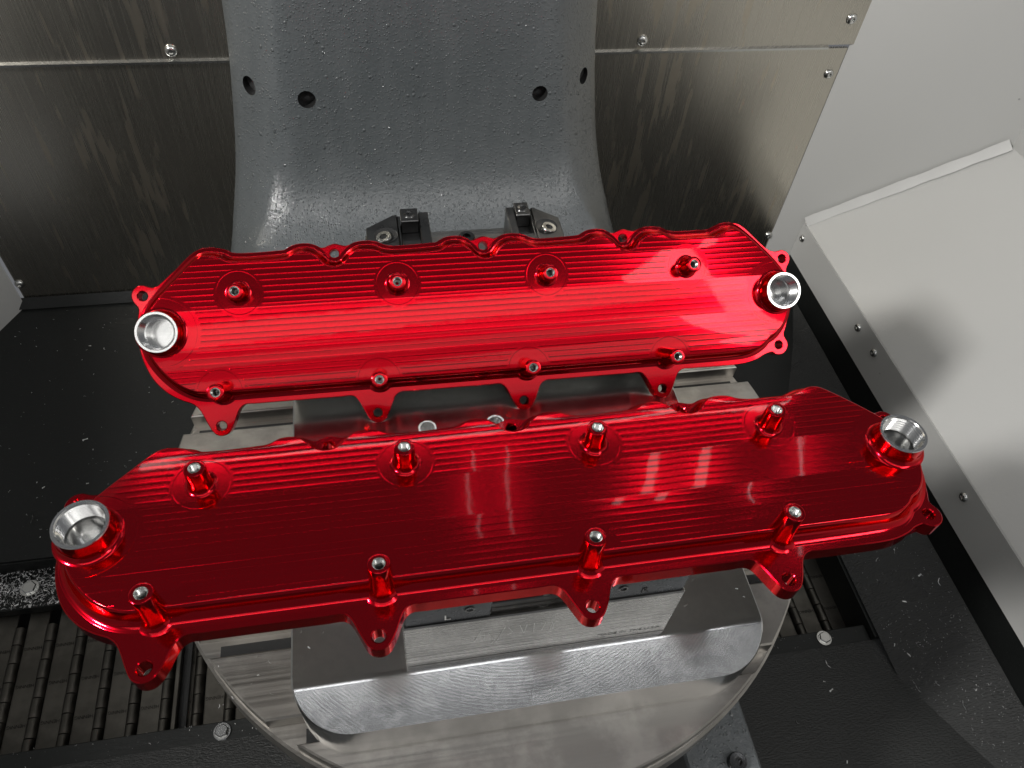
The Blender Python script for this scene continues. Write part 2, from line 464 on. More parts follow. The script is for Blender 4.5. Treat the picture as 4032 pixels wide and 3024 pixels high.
# right: angled white wall, side wall and sloping chute panel with riveted flange
WX, WY = 0.710, 0.486
aw = slab('right_corner_wall', (XR, BW - 0.001, -0.50), (WX, WY, -0.50), (WX, WY, 0.40), (XR, BW - 0.001, 0.40), 0.003, M['white'])
struct(aw, 'white enamelled angled wall between back wall and right side', 'wall')
rw = slab('right_wall', (WX, WY, -0.30), (WX, -1.0, -0.30), (WX, -1.0, 0.34), (WX, WY, 0.34), 0.003, M['white'])
struct(rw, 'white enamelled right side wall above the sloping chute', 'wall')
FX = 0.5445; FT = -0.3035; FLO = -0.3640
ch = slab('chute_panel', (FX, 0.5795, FT), (FX, -1.0, FT + 0.012), (WX - .001, -1.0, -0.122 + .012), (WX - .001, 0.486, -0.122), 0.002, M['white'])
struct(ch, 'white enamelled sloping chute panel on the right', 'panel')
fl = slab('flange', (FX - .001, 0.5795, FLO), (FX - .001, -1.0, FLO + 0.010), (FX - .001, -1.0, FT + 0.011), (FX - .001, 0.5795, FT - 0.001), 0.002, M['white'], ch)
for y in (0.567, 0.385, 0.340, 0.124, -0.10):
    t = (0.5795 - y) / 1.58
    button_screw(ch, (FX - .0012, y, -0.3235 + 0.012 * t), (-1, 0, 0), 0.0058, name='rivet')
# sealant bead where the chute meets the angled wall
A, B = Vector((FX + .002, 0.577, FT + .002)), Vector((WX - .002, 0.485, -0.120))
bd = []; bf = []
nb = 40; nW = Vector((-0.5, -0.866, 0)); nC = Vector((-0.74, 0, 0.66))
for i in range(nb + 1):
    p = A.lerp(B, i / nb); w = 0.0085 + 0.0005 * math.sin(i * .7) + 0.0006 * random.random()
    q = (B - A).normalized(); s1 = q.cross(nW).normalized(); s2 = q.cross(nC).normalized()
    if s1.z < 0: s1 = -s1
    if s2.x > 0 and s2.y > 0: s2 = -s2
    if s2.y > 0: s2 = -s2
    bd += [p + s1 * w + nW * .0006, p + (s1 + s2) * (w * .33) + (nW + nC) * .0010, p + s2 * w * .9 + nC * .0006]
    if i:
        k = i * 3
        bf += [(k - 3, k, k + 1, k - 2), (k - 2, k + 1, k + 2, k - 1)]
mk('sealant_bead', bd, bf, M['sealant'], ch, 60)

# black liner: rear floor on the left and right, gutter walls, front slope
OX0, OX1 = -0.62, 0.453       # the conveyor opening
OY0, OY1 = 0.030, 0.262
OZ = -0.450
fr = slab('rear_floor', (XL - .4, OY1, -0.462), (0.454, OY1, -0.462), (0.56, BW, FB), (XL - .4, BW, FB), 0.004, M['black'])
struct(fr, 'black painted rear floor sloping down to the chip conveyor', 'floor')
# small folded kick strip against the back wall
slab('kick_strip', (XL - .3, BW - .012, FB + .0005), (XR, BW - .012, FB + .0005), (XR, BW - .002, FB + .012), (XL - .3, BW - .002, FB + .012), 0.002, M['black'], fr)
sr = slab('right_slope', (0.4535, OY1 + 0.34, OZ - 0.0), (0.4535, -0.55, OZ), (0.540, -0.55, -0.402), (0.540, OY1 + 0.34, -0.402), 0.004, M['black_rough'])
struct(sr, 'black gritty slope along the right of the conveyor opening', 'floor')
gw = slab('gutter_wall', (0.541, 0.60, -0.404), (0.541, -0.6, -0.404), (0.5455, -0.6, -0.352), (0.5455, 0.60, -0.362), 0.003, M['black'])
struct(gw, 'black upright gutter strip beneath the riveted white flange', 'wall')
bm = bmesh.new()
nx, ny = 46, 26
gv = []
for j in range(ny + 1):
    for i in range(nx + 1):
        x = -0.75 + (0.62 + 0.75) * i / nx; y = OY0 - 0.62 * (j / ny)
        gv.append(bm.verts.new((x, y, OZ - 0.010 + 0.216 * (OY0 - y))))
for j in range(ny):
    for i in range(nx):
        a = j * (nx + 1) + i; bm.faces.new((gv[a], gv[a + nx + 1], gv[a + nx + 2], gv[a + 1]))
sf = from_bm('front_slope', bm, M['black_rough'])
struct(sf, 'black gritty front floor sloping up from the conveyor opening', 'floor')

# conveyor frame lips with bolts (the ledge behind the belt carries the chips)
cf = empty('conveyor_frame', (0, 0.04, -0.49)); tag(cf, 'black steel frame with hex bolts around the chip conveyor', 'frame')
def cbox(name, x0, x1, y0, y1, z0, z1, mat, parent, bev=0.0008):
    px, py, pz = parent.location
    return box(name, x0 - px, x1 - px, y0 - py, y1 - py, z0 - pz, z1 - pz, mat, parent, bev)
cbox('front_lip', OX0, 0.450, 0.0300, 0.0490, -0.500, -0.4620, M['black'], cf)
cbox('rear_ledge', OX0, 0.452, 0.2135, OY1 + .01, -0.500, -0.4860, M['black'], cf)
cbox('rear_riser', OX0, 0.452, OY1 - .002, OY1 + .002, -0.4865, -0.4640, M['black'], cf, 0.0003)
cbox('right_riser', 0.4505, 0.4545, OY0, OY1, -0.515, -0.4530, M['black'], cf, 0.0003)
for x, y in ((-0.2685, 0.0385), (0.3945, 0.0400), (-0.496, 0.2360)):
    hex_bolt(cf, (x - 0, y - .04, (-0.462 if y < .1 else -0.4835) + .49), 0.0068 if y < .1 else 0.0080, 0.0055)

# ------------------------------------------------------------------ chip conveyor belt
cb = empty('chip_conveyor_belt', (0, 0.135, -0.505)); tag(cb, 'hinged steel chip conveyor belt with embossed plates', 'conveyor')
HP = 0.0332; BY0, BY1 = 0.050, 0.216; BZ = -0.500
pm = bpy.data.meshes.new('plate'); bm = bmesh.new(); box_bm(bm, 0.0058, HP - 0.0058, BY0 - .135, BY1 - .135, 0.0005, 0.0035, 0.0006); 
bmesh.ops.recalc_face_normals(bm, faces=bm.faces); bm.to_mesh(pm); bm.free(); pm.materials.append(M['belt'])
km = bpy.data.meshes.new('hinge_knuckle')
vs, fs = lathe([(0.0, -0.0101), (0.0050, -0.0101), (0.0056, -0.0097), (0.0056, 0.0097), (0.0050, 0.0101), (0, 0.0101)], 14, Matrix.Rotation(R(90), 4, 'X'))
km.from_pydata([tuple(v) for v in vs], [], fs); km.materials.append(M['belt'])
for p in km.polygons: p.use_smooth = True
km.set_sharp_from_angle(angle=R(40))
tm = text_mesh('HENNIG', 0.0050, 0.0002); tm.materials.append(M['belt_text'])
nk = int((BY1 - BY0) / 0.0208)
i = 0
x = -0.6035
while x < 0.449:
    p = bpy.data.objects.new('hinge_plate', pm); COL.objects.link(p); p.parent = cb; p.location = (x, 0, 0)
    for k in range(nk):
        q = bpy.data.objects.new('hinge_knuckle', km); COL.objects.link(q); q.parent = p
        off = 0.0 if i % 2 else 0.0002
        q.location = (0.0003 * (k % 2) - .0002, BY0 - .135 + 0.0112 + k * 0.0208 + off, 0.0046)
    for k, yy in enumerate((0.172, 0.130, 0.088)):
        tt = bpy.data.objects.new('embossed_lettering', tm); COL.objects.link(tt); tt.parent = p
        tt.location = (HP / 2, yy - .135, 0.0036); tt.rotation_euler = (0, 0, math.pi)
    x += HP; i += 1
for (rx0, rx1) in ((-0.3275, -0.3225),):
    cbox('guide_rail', rx0, rx1, BY0, BY1, -0.506, -0.487, M['belt'], cb)
    cbox('guide_channel', rx1, rx1 + 0.0085, BY0, BY1, -0.506, -0.4955, M['dark_hole'], cb, 0.0003)
pit = box('conveyor_pit', OX0, 0.56, 0.028, 0.28, -0.540, -0.530, M['dark_hole'])
struct(pit, 'dark pit beneath the conveyor belt', 'floor')

# ------------------------------------------------------------------ rotary table
TC = (0.0055, 0.1214); TR = 0.2505; TZ = -0.140
rt = empty('rotary_table', (TC[0], TC[1], -0.215)); tag(rt, 'round ground steel rotary table with parallel slots under the aluminium plate', 'table')
def disc_strip(y0, y1, r, ch=0):
    pts = []
    a0 = math.asin(max(-1, min(1, y0 / r))); a1 = math.asin(max(-1, min(1, y1 / r))); n = 40
    for k in range(n + 1):
        a = a0 + (a1 - a0) * k / n; pts.append((r * math.cos(a), r * math.sin(a)))
    for k in range(n + 1):
        a = a1 + (a0 - a1) * k / n; pts.append((-r * math.cos(a), r * math.sin(a)))
    out = []
    for q in pts:
        if not out or (Vector(q) - Vector(out[-1])).length > 1e-5: out.append(q)
    if (Vector(out[0]) - Vector(out[-1])).length < 1e-5: out.pop()
    return out
SW = 0.0085
cent = [0.063 * k for k in (-3, -2, -1, 0, 1, 2, 3)]
edges = [-TR] + [e for c in cent for e in (c - SW, c + SW)] + [TR]
for a, b in zip(edges[0::2], edges[1::2]):
    o = prism('table_segment', disc_strip(a, b, TR), -0.016, 0.0, M['table'], rt, 0.0012)
    o.location = (0, 0, TZ + 0.215)
vs, fs = lathe([(0.0, 0), (TR + .001, 0), (TR + .0028, -.002), (TR + .0028, -.030), (TR - .012, -.034), (TR - .018, -.075), (0, -.075)], 128)
o = mk('table_base', vs, fs, M['table'], rt, 35); o.location = (0, 0, TZ - 0.0155 + 0.215)
# dark strips along the slot floors
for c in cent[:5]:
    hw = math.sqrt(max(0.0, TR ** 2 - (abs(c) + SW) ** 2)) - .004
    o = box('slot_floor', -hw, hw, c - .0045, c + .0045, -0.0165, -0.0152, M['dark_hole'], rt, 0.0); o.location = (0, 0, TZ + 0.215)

# ------------------------------------------------------------------ aluminium base plate
PX0, PX1, PY0, PY1, PZ = -0.1455, 0.1572, -0.0868, 0.205, -0.0940
def rounded(x0, x1, y0, y1, r, n=14):
    out = []
    for cx, cy, a in ((x1 - r, y0 + r, -90), (x1 - r, y1 - r, 0), (x0 + r, y1 - r, 90), (x0 + r, y0 + r, 180)):
        for k in range(n + 1):
            t = R(a + 90 * k / n); out.append((cx + r * math.cos(t), cy + r * math.sin(t)))
    return out
def front_corner(x0, x1, y0, y1, r, n=18):
    out = []
    for cx, cy, a, rr in ((x1 - r, y0 + r, -90, r), (x1 - .004, y1 - .004, 0, .004), (x0 + .004, y1 - .004, 90, .004), (x0 + r, y0 + r, 180, r)):
        for k in range(n + 1):
            t = R(a + 90 * k / n); out.append((cx + rr * math.cos(t), cy + rr * math.sin(t)))
    return out
bp = empty('base_plate', (0, 0.06, TZ)); tag(bp, 'thick machined aluminium base plate with rounded front corners on the round table', 'plate')
outl = front_corner(PX0, PX1, PY0 - .06, PY1 - .06, 0.036)
def ztop(y):            # flat, then a gentle roll-off towards the front edge
    t = (-0.0575 - .06) - y
    s = 0.20
    if t <= -0.0022: return 0.0
    if t < 0.0022: return -s * (t + 0.0022) ** 2 / 0.0088
    return -s * t
bm = bmesh.new()
ys = [PY0 - .06, -.1425, -.138, -.133, -.128, -.1235] + [-.1205 + .0003 * k for k in range(21)] + [-.10, -.05, 0, .05, .10, PY1 - .06]
cols = []
H = PZ - TZ
def xr(y):
    r = 0.036; yy = y - (PY0 - .06)
    if yy < r: d = r - math.sqrt(max(0, r * r - (r - yy) ** 2))
    else: d = 0
    return PX0 + d, PX1 - d
ys = sorted(set([PY0 - .06 + .036 * (1 - math.cos(R(90 * k / 14))) for k in range(15)] + [y for y in ys if y > PY0 - .06 + .036 or True]))
rows = []
c1 = 0.0011
for y in ys:
    a, b = xr(y)
    rows.append([bm.verts.new((x, y, H + ztop(y))) for x in [a + c1 + (b - a - 2 * c1) * k / 12 for k in range(13)]])
for r0, r1 in zip(rows, rows[1:]):
    for k in range(12): bm.faces.new((r0[k], r0[k + 1], r1[k + 1], r1[k]))
bm.faces.ensure_lookup_table()
for f_ in bm.faces:
    yc = f_.calc_center_median().y
    f_.material_index = 1 if -.1199 < yc < -.1151 else 0
top = from_bm('top_face', bm, M['plate'], bp, 25); top.data.materials.append(M['polished'])
bm = bmesh.new()
ring = []
for y in ys: ring.append((xr(y)[1], y, 1))
for y in reversed(ys): ring.append((xr(y)[0], y, -1))
lo, mi, hi = [], [], []
for (x, y, sgn) in ring:
    lo.append(bm.verts.new((x, y, 0.0))); mi.append(bm.verts.new((x, y, H + ztop(y) - c1))); hi.append(bm.verts.new((x - sgn * c1, y, H + ztop(y))))
n = len(ring)
for k in range(n):
    j = (k + 1) % n
    bm.faces.new((lo[k], lo[j], mi[j], mi[k])); bm.faces.new((mi[k], mi[j], hi[j], hi[k]))
from_bm('side_wall', bm, M['plate'], bp, 40)
# two hollow dowel bushings standing on the plate between the covers
for bx, by in ((-0.0462, 0.1163), (0.0050, 0.1154)):
    vs, fs = lathe([(0.0050, -.001), (0.0050, 0.0095), (0.0054, 0.0115), (0.0066, 0.0115), (0.0070, 0.0110), (0.0070, -.001)], 28)
    o = mk('dowel_bushing', vs, fs, M['bare'], None, 40); o.location = (bx, by, PZ)
    tag(o, 'bare metal bushing on the plate just right of a tilted cover tab' if bx < 0 else 'bare metal bushing on the plate midway between the two middle tabs', 'bushing', 'dowel bushings on the base plate')

# ------------------------------------------------------------------ front vise
fv = empty('machine_vise', (0.0065, 0.0, PZ)); tag(fv, 'ground steel vise body with black L and R jaws beneath the front cover', 'vise')
VX0, VX1, VY0, VY1, VZ = -0.0764, 0.0895, -0.0545, 0.058, -0.0362
def vb(name, x0, x1, y0, y1, z0, z1, mat, parent=fv, bev=0.0006):
    px, py, pz = fv.location
    return box(name, x0 - px, x1 - px, y0 - py, y1 - py, z0 - pz, z1 - pz, mat, parent, bev)
def sub(parent, root, name, me, mat, loc, rot):
    o = link(name, me, mat, parent); px, py, pz = root.location
    o.location = (loc[0] - px, loc[1] - py, loc[2] - pz); o.rotation_euler = rot; return o
body = vb('vise_body', VX0, VX1, VY0, VY1, PZ, VZ, M['vise'], fv, 0.0008)
BFB = -0.0117                                # underside of the front cover's flange
for (x0, x1, ch_, nm) in ((VX0 + .001, -0.0262, 'L', -1), (0.0410, VX1 - .001, 'R', 1)):
    j = vb('jaw', x0, x1, VY0 + .0012, VY1 - .002, VZ, BFB, M['blued'], fv, 0.0012)
    lx = -0.0514 if ch_ == 'L' else 0.0632
    sub(j, fv, 'letter', text_mesh(ch_, 0.0085, 0.0002), M['mark'] if ch_ == 'L' else M['dark_hole'], (lx, VY0 + .0010, -0.0292), (R(90), 0, 0))
    hx = -0.0390 if ch_ == 'L' else 0.0491
    vs, fs = lathe([(0.0, -.003), (0.0017, -.003), (0.0019, .0004), (0.0026, .0004), (0.0029, 0)], 20)
    px, py, pz = fv.location
    mk('set_screw', vs, fs, M['dark_screw'], j, 40, Matrix.Translation((hx - px, VY0 + .0010 - py, -0.0225 - pz)) @ Matrix.Rotation(R(90), 4, 'X'))
# channel floor and screw between the jaws
vb('guide_bed', -0.0262, 0.0410, VY0 + .006, VY1 - .004, VZ, -0.0305, M['oxide'], fv, 0.0006)
vs, fs = lathe([(0, .0015), (0.0026, .0015), (0.0030, .0048), (0.0058, .0050), (0.0066, .0042), (0.0068, 0)], 30)
px, py, pz = fv.location
mk('cap_screw', vs, fs, M['dark_screw'], fv, 40, Matrix.Translation((0.0068 - px, VY0 + .0128 - py, -0.0302 - pz)))
# engraving on the body front
sub(body, fv, 'engraving', text_mesh('MADE IN THE U.S.A.', 0.0048, 0.0001), M['engrave'], (0.0645, VY0 - .0001, -0.0865), (R(90), 0, 0))
strokes = [[(-31.7, -52.1), (-35.5, -68.0)], [(-29.6, -57.7), (-29.7, -66.3)], [(-27.5, -57), (-25.5, -62.9), (-22.8, -68.9), (-25.0, -74.4)], [(-17.5, -51.1), (-22.1, -72.9)],
           [(-15.5, -53.0), (-12.7, -60.1), (-15.3, -64.1)], [(-8.9, -51.8), (-5.5, -65.2), (-4.6, -52.1)], [(-0.3, -51.2), (0.4, -64.8)], [(3.8, -53.8), (6.7, -53.6), (5.3, -64.0)],
           [(7.7, -54.0), (11.1, -53.9), (10.0, -67.0)], [(14.3, -52.7), (11.8, -56.6), (12.3, -65.3), (15.8, -65.3)], [(-17.2, -42.2), (-6.4, -42.2)]]
sv, sfc = [], []
for st in strokes:
    for (xa, za), (xb, zb) in zip(st, st[1:]):
        a = Vector((xa, za)) * .001; b = Vector((xb, zb)) * .001; d = (b - a).normalized(); nn = Vector((-d.y, d.x)) * 0.00017
        k = len(sv)
        for p in (a + nn, b + nn, b - nn, a - nn): sv.append((p.x - px, VY0 - .00025 - py, p.y - pz))
        sfc.append((k, k + 1, k + 2, k + 3))
mk('scribed_logo', sv, sfc, M['mark'], body)

# ------------------------------------------------------------------ rear vise (two gripping jaws on a bed)
rv = empty('clamping_vise', (0, 0.25, TZ)); tag(rv, 'black jawed clamping vise standing behind the tilted cover', 'vise')
RZ = -0.0205                                  # jaw tops
def rb(name, x0, x1, y0, y1, z0, z1, mat, parent=rv, bev=0.0007):
    return box(name, x0, x1, y0 - .25, y1 - .25, z0 - TZ, z1 - TZ, mat, parent, bev)
rb('bed', -0.080, 0.084, 0.214, 0.293, TZ, -0.0435, M['vise'], rv, 0.001)
rb('bed_face', -0.030, 0.040, 0.216, 0.283, -0.0435, -0.0415, M['table'], rv, 0.0005)
vs, fs = lathe([(0, .001), (0.0030, .001), (0.0034, .0048), (0.0062, .0050), (0.0070, .0040), (0.0072, 0)], 30)
mk('cap_screw', vs, fs, M['dark_screw'], rv, 40, Matrix.Translation((0.0035, 0.276 - .25, -0.0414 - TZ)))
def rear_jaw(sgn, xi, xo):
    """xi inner face, xo outer face"""
    X = lambda t: xi + (xo - xi) * t
    y0, y1 = 0.2150, 0.2930
    # outer block with a chamfered back corner
    xa, xb, xc = X(0.50), X(0.56), X(1.0)
    poly = [(xa, y0 - .25), (xc, y0 - .25), (xc, y1 - .019 - .25), (xb, y1 - .004 - .25), (xa, y1 - .004 - .25)]
    j = prism('jaw', poly, -0.0435 - TZ, RZ - TZ, M['oxide'], rv, 0.0008)
    def part(nm, t0, t1, ya, yb, za, zb, mat=M['oxide'], bev=0.0006):
        a, b = sorted((X(t0), X(t1)))
        return box(nm, a, b, ya - .25, yb - .25, za - TZ, zb - TZ, mat, j, bev)
    part('inner_rail', 0.0, 0.155, y0, y1 - .003, -0.0435, RZ + .0005)
    part('channel_floor', 0.155, 0.505, y0, y1 - .006, -0.0435, RZ - .010)
    part('gripper', 0.165, 0.445, y1 - .0165, y1, RZ - .010, RZ + .0025)
    part('gripper', 0.165, 0.445, y1 - .0550, y1 - .0385, RZ - .010, RZ + .0010)
    part('step', 0.455, 0.50, y0, y1 - .004, -0.0435, RZ - .0015)
    ring = [(0, -.0002), (0.0012, -.0002), (0.0014, .0006), (0.0036, .0010), (0.0040, .0004), (0.0043, .0004), (0.0050, -.0005)]
    v, f = lathe(ring, 24)
    mk('gripper_screw', v, f, M['dark_screw'], j, 40, Matrix.Translation((X(0.305), y1 - .0082 - .25, RZ + .0026 - TZ)))
    v, f = lathe([(0, -.004), (0.0015, -.004), (0.0017, .0003), (0.0026, .0003), (0.0028, -.001)], 20)
    mk('threaded_hole', v, f, M['dark_screw'], j, 40, Matrix.Translation((X(0.33), y1 - .0315 - .25, RZ - .0097 - TZ)))
    v, f = lathe([(0, -.0022), (0.0030, -.0022), (0.0030, .0014), (0.0058, .0016), (0.0064, .0010), (0.0066, -.001)], 6 * 5)
    c = Matrix.Translation((X(0.74), y1 - .0325 - .25, RZ + .0003 - TZ)) @ Matrix.Rotation(R(14 * sgn), 4, 'Y')
    ss = mk('socket_screw', v, f, M['dark_zinc'], j, 40, c)
    hx = [(0.0031 * math.cos(R(60 * q)), 0.0031 * math.sin(R(60 * q)), -.0010) for q in range(6)]
    mk('hex_socket', hx, [tuple(range(6))], M['dark_hole'], ss)  # flat dark hexagon paints the shade inside the socket
    v, f = lathe([(0.0, 0), (0.0088, 0.0), (0.0092, 0.0003)], 30)
    mk('counterbore', v, f, M['dark_hole'], j, 40, Matrix.Translation((X(0.70), y1 - .0300 - .25, RZ + .0003 - TZ)))
rear_jaw(-1, -0.0275, -0.0785)
rear_jaw(1, 0.0375, 0.0800)
# plain steel block on the plate under the tilted cover (seen through the gap)
sb = empty('support_block', (0, 0.185, PZ)); tag(sb, 'pale machined support block on the plate behind the tilted cover', 'block')
o = prism('block_body', [(-0.144, -.018), (0.150, -.018), (0.150, .018), (-0.144, .018)], 0.0, 0.0300, M['plate'], sb, 0.0008)
for x in (0.012, 0.10, -0.09):
    v, f = lathe([(0, -.004), (0.0030, -.004), (0.0032, .0003), (0.0040, .0003)], 20)
    mk('tapped_hole', v, f, M['dark_hole'], sb, 40, Matrix.Translation((x, -.008, 0.0302)))

# ------------------------------------------------------------------ grey casting behind
cs = empty('trunnion_casting', (-0.010, BW, -0.22)); tag(cs, 'large grey painted rough casting with four drilled holes on the back wall', 'casting')
# profile of the centre face from the top down to the shelf under the table
prof = [(0.548, 0.46), (0.540, 0.34), (0.530, 0.22), (0.520, 0.12), (0.512, 0.05), (0.505, -0.01), (0.499, -0.06), (0.492, -0.10), (0.482, -0.128), (0.466, -0.150), (0.445, -0.166),
        (0.42, -0.178), (0.39, -0.189), (0.35, -0.202), (0.30, -0.217), (0.24, -0.235)]
half_c = [0.110, 0.113, 0.118, 0.124, 0.131, 0.138, 0.144, 0.150, 0.158, 0.168, 0.180, 0.190, 0.198, 0.206, 0.212, 0.216]
half_o = [0.150, 0.162, 0.172, 0.180, 0.185, 0.189, 0.195, 0.201, 0.208, 0.216, 0.222, 0.226, 0.229, 0.231, 0.233, 0.234]
def interp(A, t):
    f = t * (len(A) - 1); i = min(len(A) - 2, int(f)); f -= i
    def g(k):
        p0 = A[max(0, i - 1)][k]; p1 = A[i][k]; p2 = A[i + 1][k]; p3 = A[min(len(A) - 1, i + 2)][k]
        return 0.5 * (2 * p1 + (p2 - p0) * f + (2 * p0 - 5 * p1 + 4 * p2 - p3) * f * f + (3 * p1 - p0 - 3 * p2 + p3) * f ** 3)
    return [g(k) for k in range(len(A[0]))]
rowsA = [(y, z, c, o) for (y, z), c, o in zip(prof, half_c, half_o)]
NS, NTc = 110, 15
bm = bmesh.new(); grid = []
for s_ in range(NS + 1):
    y, z, c, ow = interp(rowsA, s_ / NS)
    t = s_ / NS
    # outward normal of the profile
    y2, z2, _, _ = interp(rowsA, min(1, t + .01)); y1_, z1_, _, _ = interp(rowsA, max(0, t - .01))
    tv = Vector((y2 - y1_, z2 - z1_)).normalized(); nv = Vector((tv.y, -tv.x))
    if nv.x > 0 and abs(nv.x) > abs(nv.y): nv = -nv
    if nv.y < 0 and abs(nv.y) >= abs(nv.x): nv = -nv
    xs = []
    for k in range(7): xs.append((-ow + (ow - c) * k / 6, (1 - k / 6)))
    for k in range(1, NTc): xs.append((-c + 2 * c * k / NTc, 0))
    for k in range(7): xs.append((c + (ow - c) * k / 6, k / 6))
    row = []
    for x, u in xs:
        drop = 0.050 * (u ** 1.25)
        row.append(bm.verts.new((x, y - nv.x * drop - BW, z - nv.y * drop + .22)))
    grid.append(row)
W_ = len(grid[0])
for r0, r1 in zip(grid, grid[1:]):
    for k in range(W_ - 1): bm.faces.new((r0[k], r1[k], r1[k + 1], r0[k + 1]))
# close: back ring
back = []
for s_, row in enumerate(grid):
    l, r_ = row[0].co, row[-1].co
    yb = -0.005 if l.z > -0.02 else -0.02
    back.append((bm.verts.new((l.x - .002, max(l.y + .02, yb), l.z - (.0 if l.z > 0.03 else .08))), bm.verts.new((r_.x + .002, max(r_.y + .02, yb), r_.z - (.0 if r_.z > 0.03 else .08)))))
for a, b, r0, r1 in zip(back, back[1:], grid, grid[1:]):
    bm.faces.new((r0[0], a[0], b[0], r1[0])); bm.faces.new((r0[-1], r1[-1], b[1], a[1])); bm.faces.new((a[0], a[1], b[1], b[0]))
bm.faces.new(grid[0] + [back[0][1], back[0][0]]); bm.faces.new(grid[-1][::-1] + [back[-1][0], back[-1][1]])
casting = from_bm('casting_body', bm, M['cast'], cs, 40)
# four drilled holes
def drill(target, items, mat):
    bm = bmesh.new()
    for loc, d, r in items:
        v, f = lathe([(0, -.016), (r * .5, -.014), (r * .82, -.012), (r, -.012), (r, .03), (0, .03)], 36, Matrix.Translation(loc) @ Vector(d).to_track_quat('Z', 'Y').to_matrix().to_4x4())
        vv = [bm.verts.new(p) for p in v]
        for q in f:
            try: bm.faces.new([vv[k] for k in q])
            except ValueError: pass
    bmesh.ops.remove_doubles(bm, verts=bm.verts, dist=1e-6)
    bmesh.ops.recalc_face_normals(bm, faces=bm.faces)
    me = bpy.data.meshes.new('cutter'); bm.to_mesh(me); bm.free(); me.materials.append(mat)
    cu = bpy.data.objects.new('cutter', me); COL.objects.link(cu); cu.parent = target.parent
    md = target.modifiers.new('drill', 'BOOLEAN'); md.object = cu; md.operation = 'DIFFERENCE'; md.solver = 'EXACT'; md.material_mode = 'TRANSFER'
    bpy.context.view_layer.update()
    new = bpy.data.meshes.new_from_object(target.evaluated_get(bpy.context.evaluated_depsgraph_get()))
    target.modifiers.clear(); target.data = new; bpy.data.objects.remove(cu)
    new.set_sharp_from_angle(angle=R(40))
holes = [((-0.1165, 0.502 - BW, -0.041 + .22), (0, -1, 0.08), 0.0088), ((0.1205, 0.502 - BW, -0.042 + .22), (0, -1, 0.08), 0.0082),
         ((-0.1735, 0.528 - BW, -0.040 + .22), (-0.55, -1, 0.08), 0.0092), ((0.1760, 0.528 - BW, -0.040 + .22), (0.55, -1, 0.08), 0.0084)]
drill(casting, holes, M['dark_hole'])

# bracket arm of the table below its front edge
br = empty('support_bracket', (0.16, -0.09, -0.40)); tag(br, 'wet grey painted bracket arm below the front of the round table', 'bracket')
prism('arm', [(-0.032, -0.10), (0.026, -0.10), (0.026, 0.12), (-0.032, 0.12)], 0.0, 0.150, M['cast'], br, 0.002)
vs, fs = lathe([(0, .0012), (0.0030, .0012), (0.0034, .0050), (0.0064, .0052), (0.0072, .0042), (0.0075, -.001)], 30)
mk('cap_screw', vs, fs, M['dark_screw'], br, 40, Matrix.Translation((0.0067, -0.0193, 0.1502)))
hub = empty('table_hub', (0.0055, 0.16, -0.42)); tag(hub, 'dark hub under the round table', 'hub')
vs, fs = lathe([(0, .19), (0.15, .19), (0.15, 0.0), (0, 0)], 64)
mk('hub_body', vs, fs, M['black'], hub, 35)

# ------------------------------------------------------------------ valve covers
mmv = lambda L: [(x * .001, y * .001) for x, y in L]
def arc(cx, cy, r, a0, a1, n=7):
    return [(cx + r * math.cos(R(a0 + (a1 - a0) * k / n)), cy + r * math.sin(R(a0 + (a1 - a0) * k / n))) for k in range(n + 1)]
S_U = (89.9, 200.4, 310.7); T_U = (0.0, 112.0, 223.6, 335.3)
out = []
# near side, left to right, with the four triangular tabs (ccw)
out += [(-50.8, 60.5), (-48.1, 47.7), (-42.7, 35.8), (-33.8, 25.9), (-25.5, 20.6)]
for k, t in enumerate(T_U):
    if k == 0: out += [(-18.6, 17.4), (-14.6, 13.6)]
    else: out += [(t - 26, 14.2), (t - 18.0, 14.2), (t - 14.6, 12.2)]
    out += [(t - 9.0, 1.4)] + arc(t, 0.3, 7.6, 205, 335, 6) + [(t + 9.0, 1.0), (t + 13.8, 11.3), (t + 17.6, 14.1), (t + 26, 14.2)]
out += [(400.0, 14.3), (409.0, 15.2), (418.0, 17.8), (423.5, 20.6), (428.2, 21.9)] + arc(436.2, 27.6, 8.1, 222, 372, 6) + [(441.3, 35.4), (443.2, 41.3), (446.4, 52.0), (448.8, 64.0), (448.8, 78.0)]
out += [(446.6, 87.6)] + arc(443.2, 97.0, 7.0, -25, 118, 6) + [(433.0, 104.4), (411.8, 124.0), (406.2, 127.2), (398.0, 127.6), (390.2, 125.6), (384.5, 123.6), (372, 123.1)]
for s_ in reversed(S_U):
    out += [(s_ + x, y) for x, y in ((41.5, 123.3), (36.8, 124.2), (32.3, 126.2), (23, 127.4), (14.8, 127.0), (8.6, 125.2), (5.3, 125.9), (0.6, 127.1), (-3.8, 126.0), (-8, 124.6), (-15.4, 126.7), (-24.5, 127.6), (-30, 126.4), (-35, 124.2), (-40, 123.4))]
out += [(18.9, 123.8), (12.9, 125.5), (9.2, 127.2), (-0.7, 128.0), (-4.8, 126.8), (-9.9, 123.2), (-23.9, 112.5), (-36.8, 102.6)]
out += arc(-45.4, 96.9, 7.6, 55, 215, 6) + [(-49.0, 88.2), (-50.0, 81.0)]
FL = catmull(mmv(out), 0.0012)
rim = [(-42.0, 58.0), (-38.6, 49.5), (-32.2, 40.2), (-24.2, 32.4), (-15.5, 27.2), (-8.0, 25.2), (5, 24.9)]
rim += [(30 + 38 * k, 24.9) for k in range(10)]
rim += [(395, 25.0), (405.0, 25.4), (413.0, 27.3), (419.5, 31.0), (423.6, 35.0), (429.6, 38.4), (436.0, 45.6), (440.8, 58.0), (441.6, 70.0), (438.8, 81.5), (432.7, 91.0), (405.2, 118.0), (400.6, 120.6), (395.2, 120.8), (388.5, 118.6), (382, 116.2), (372, 115.9)]
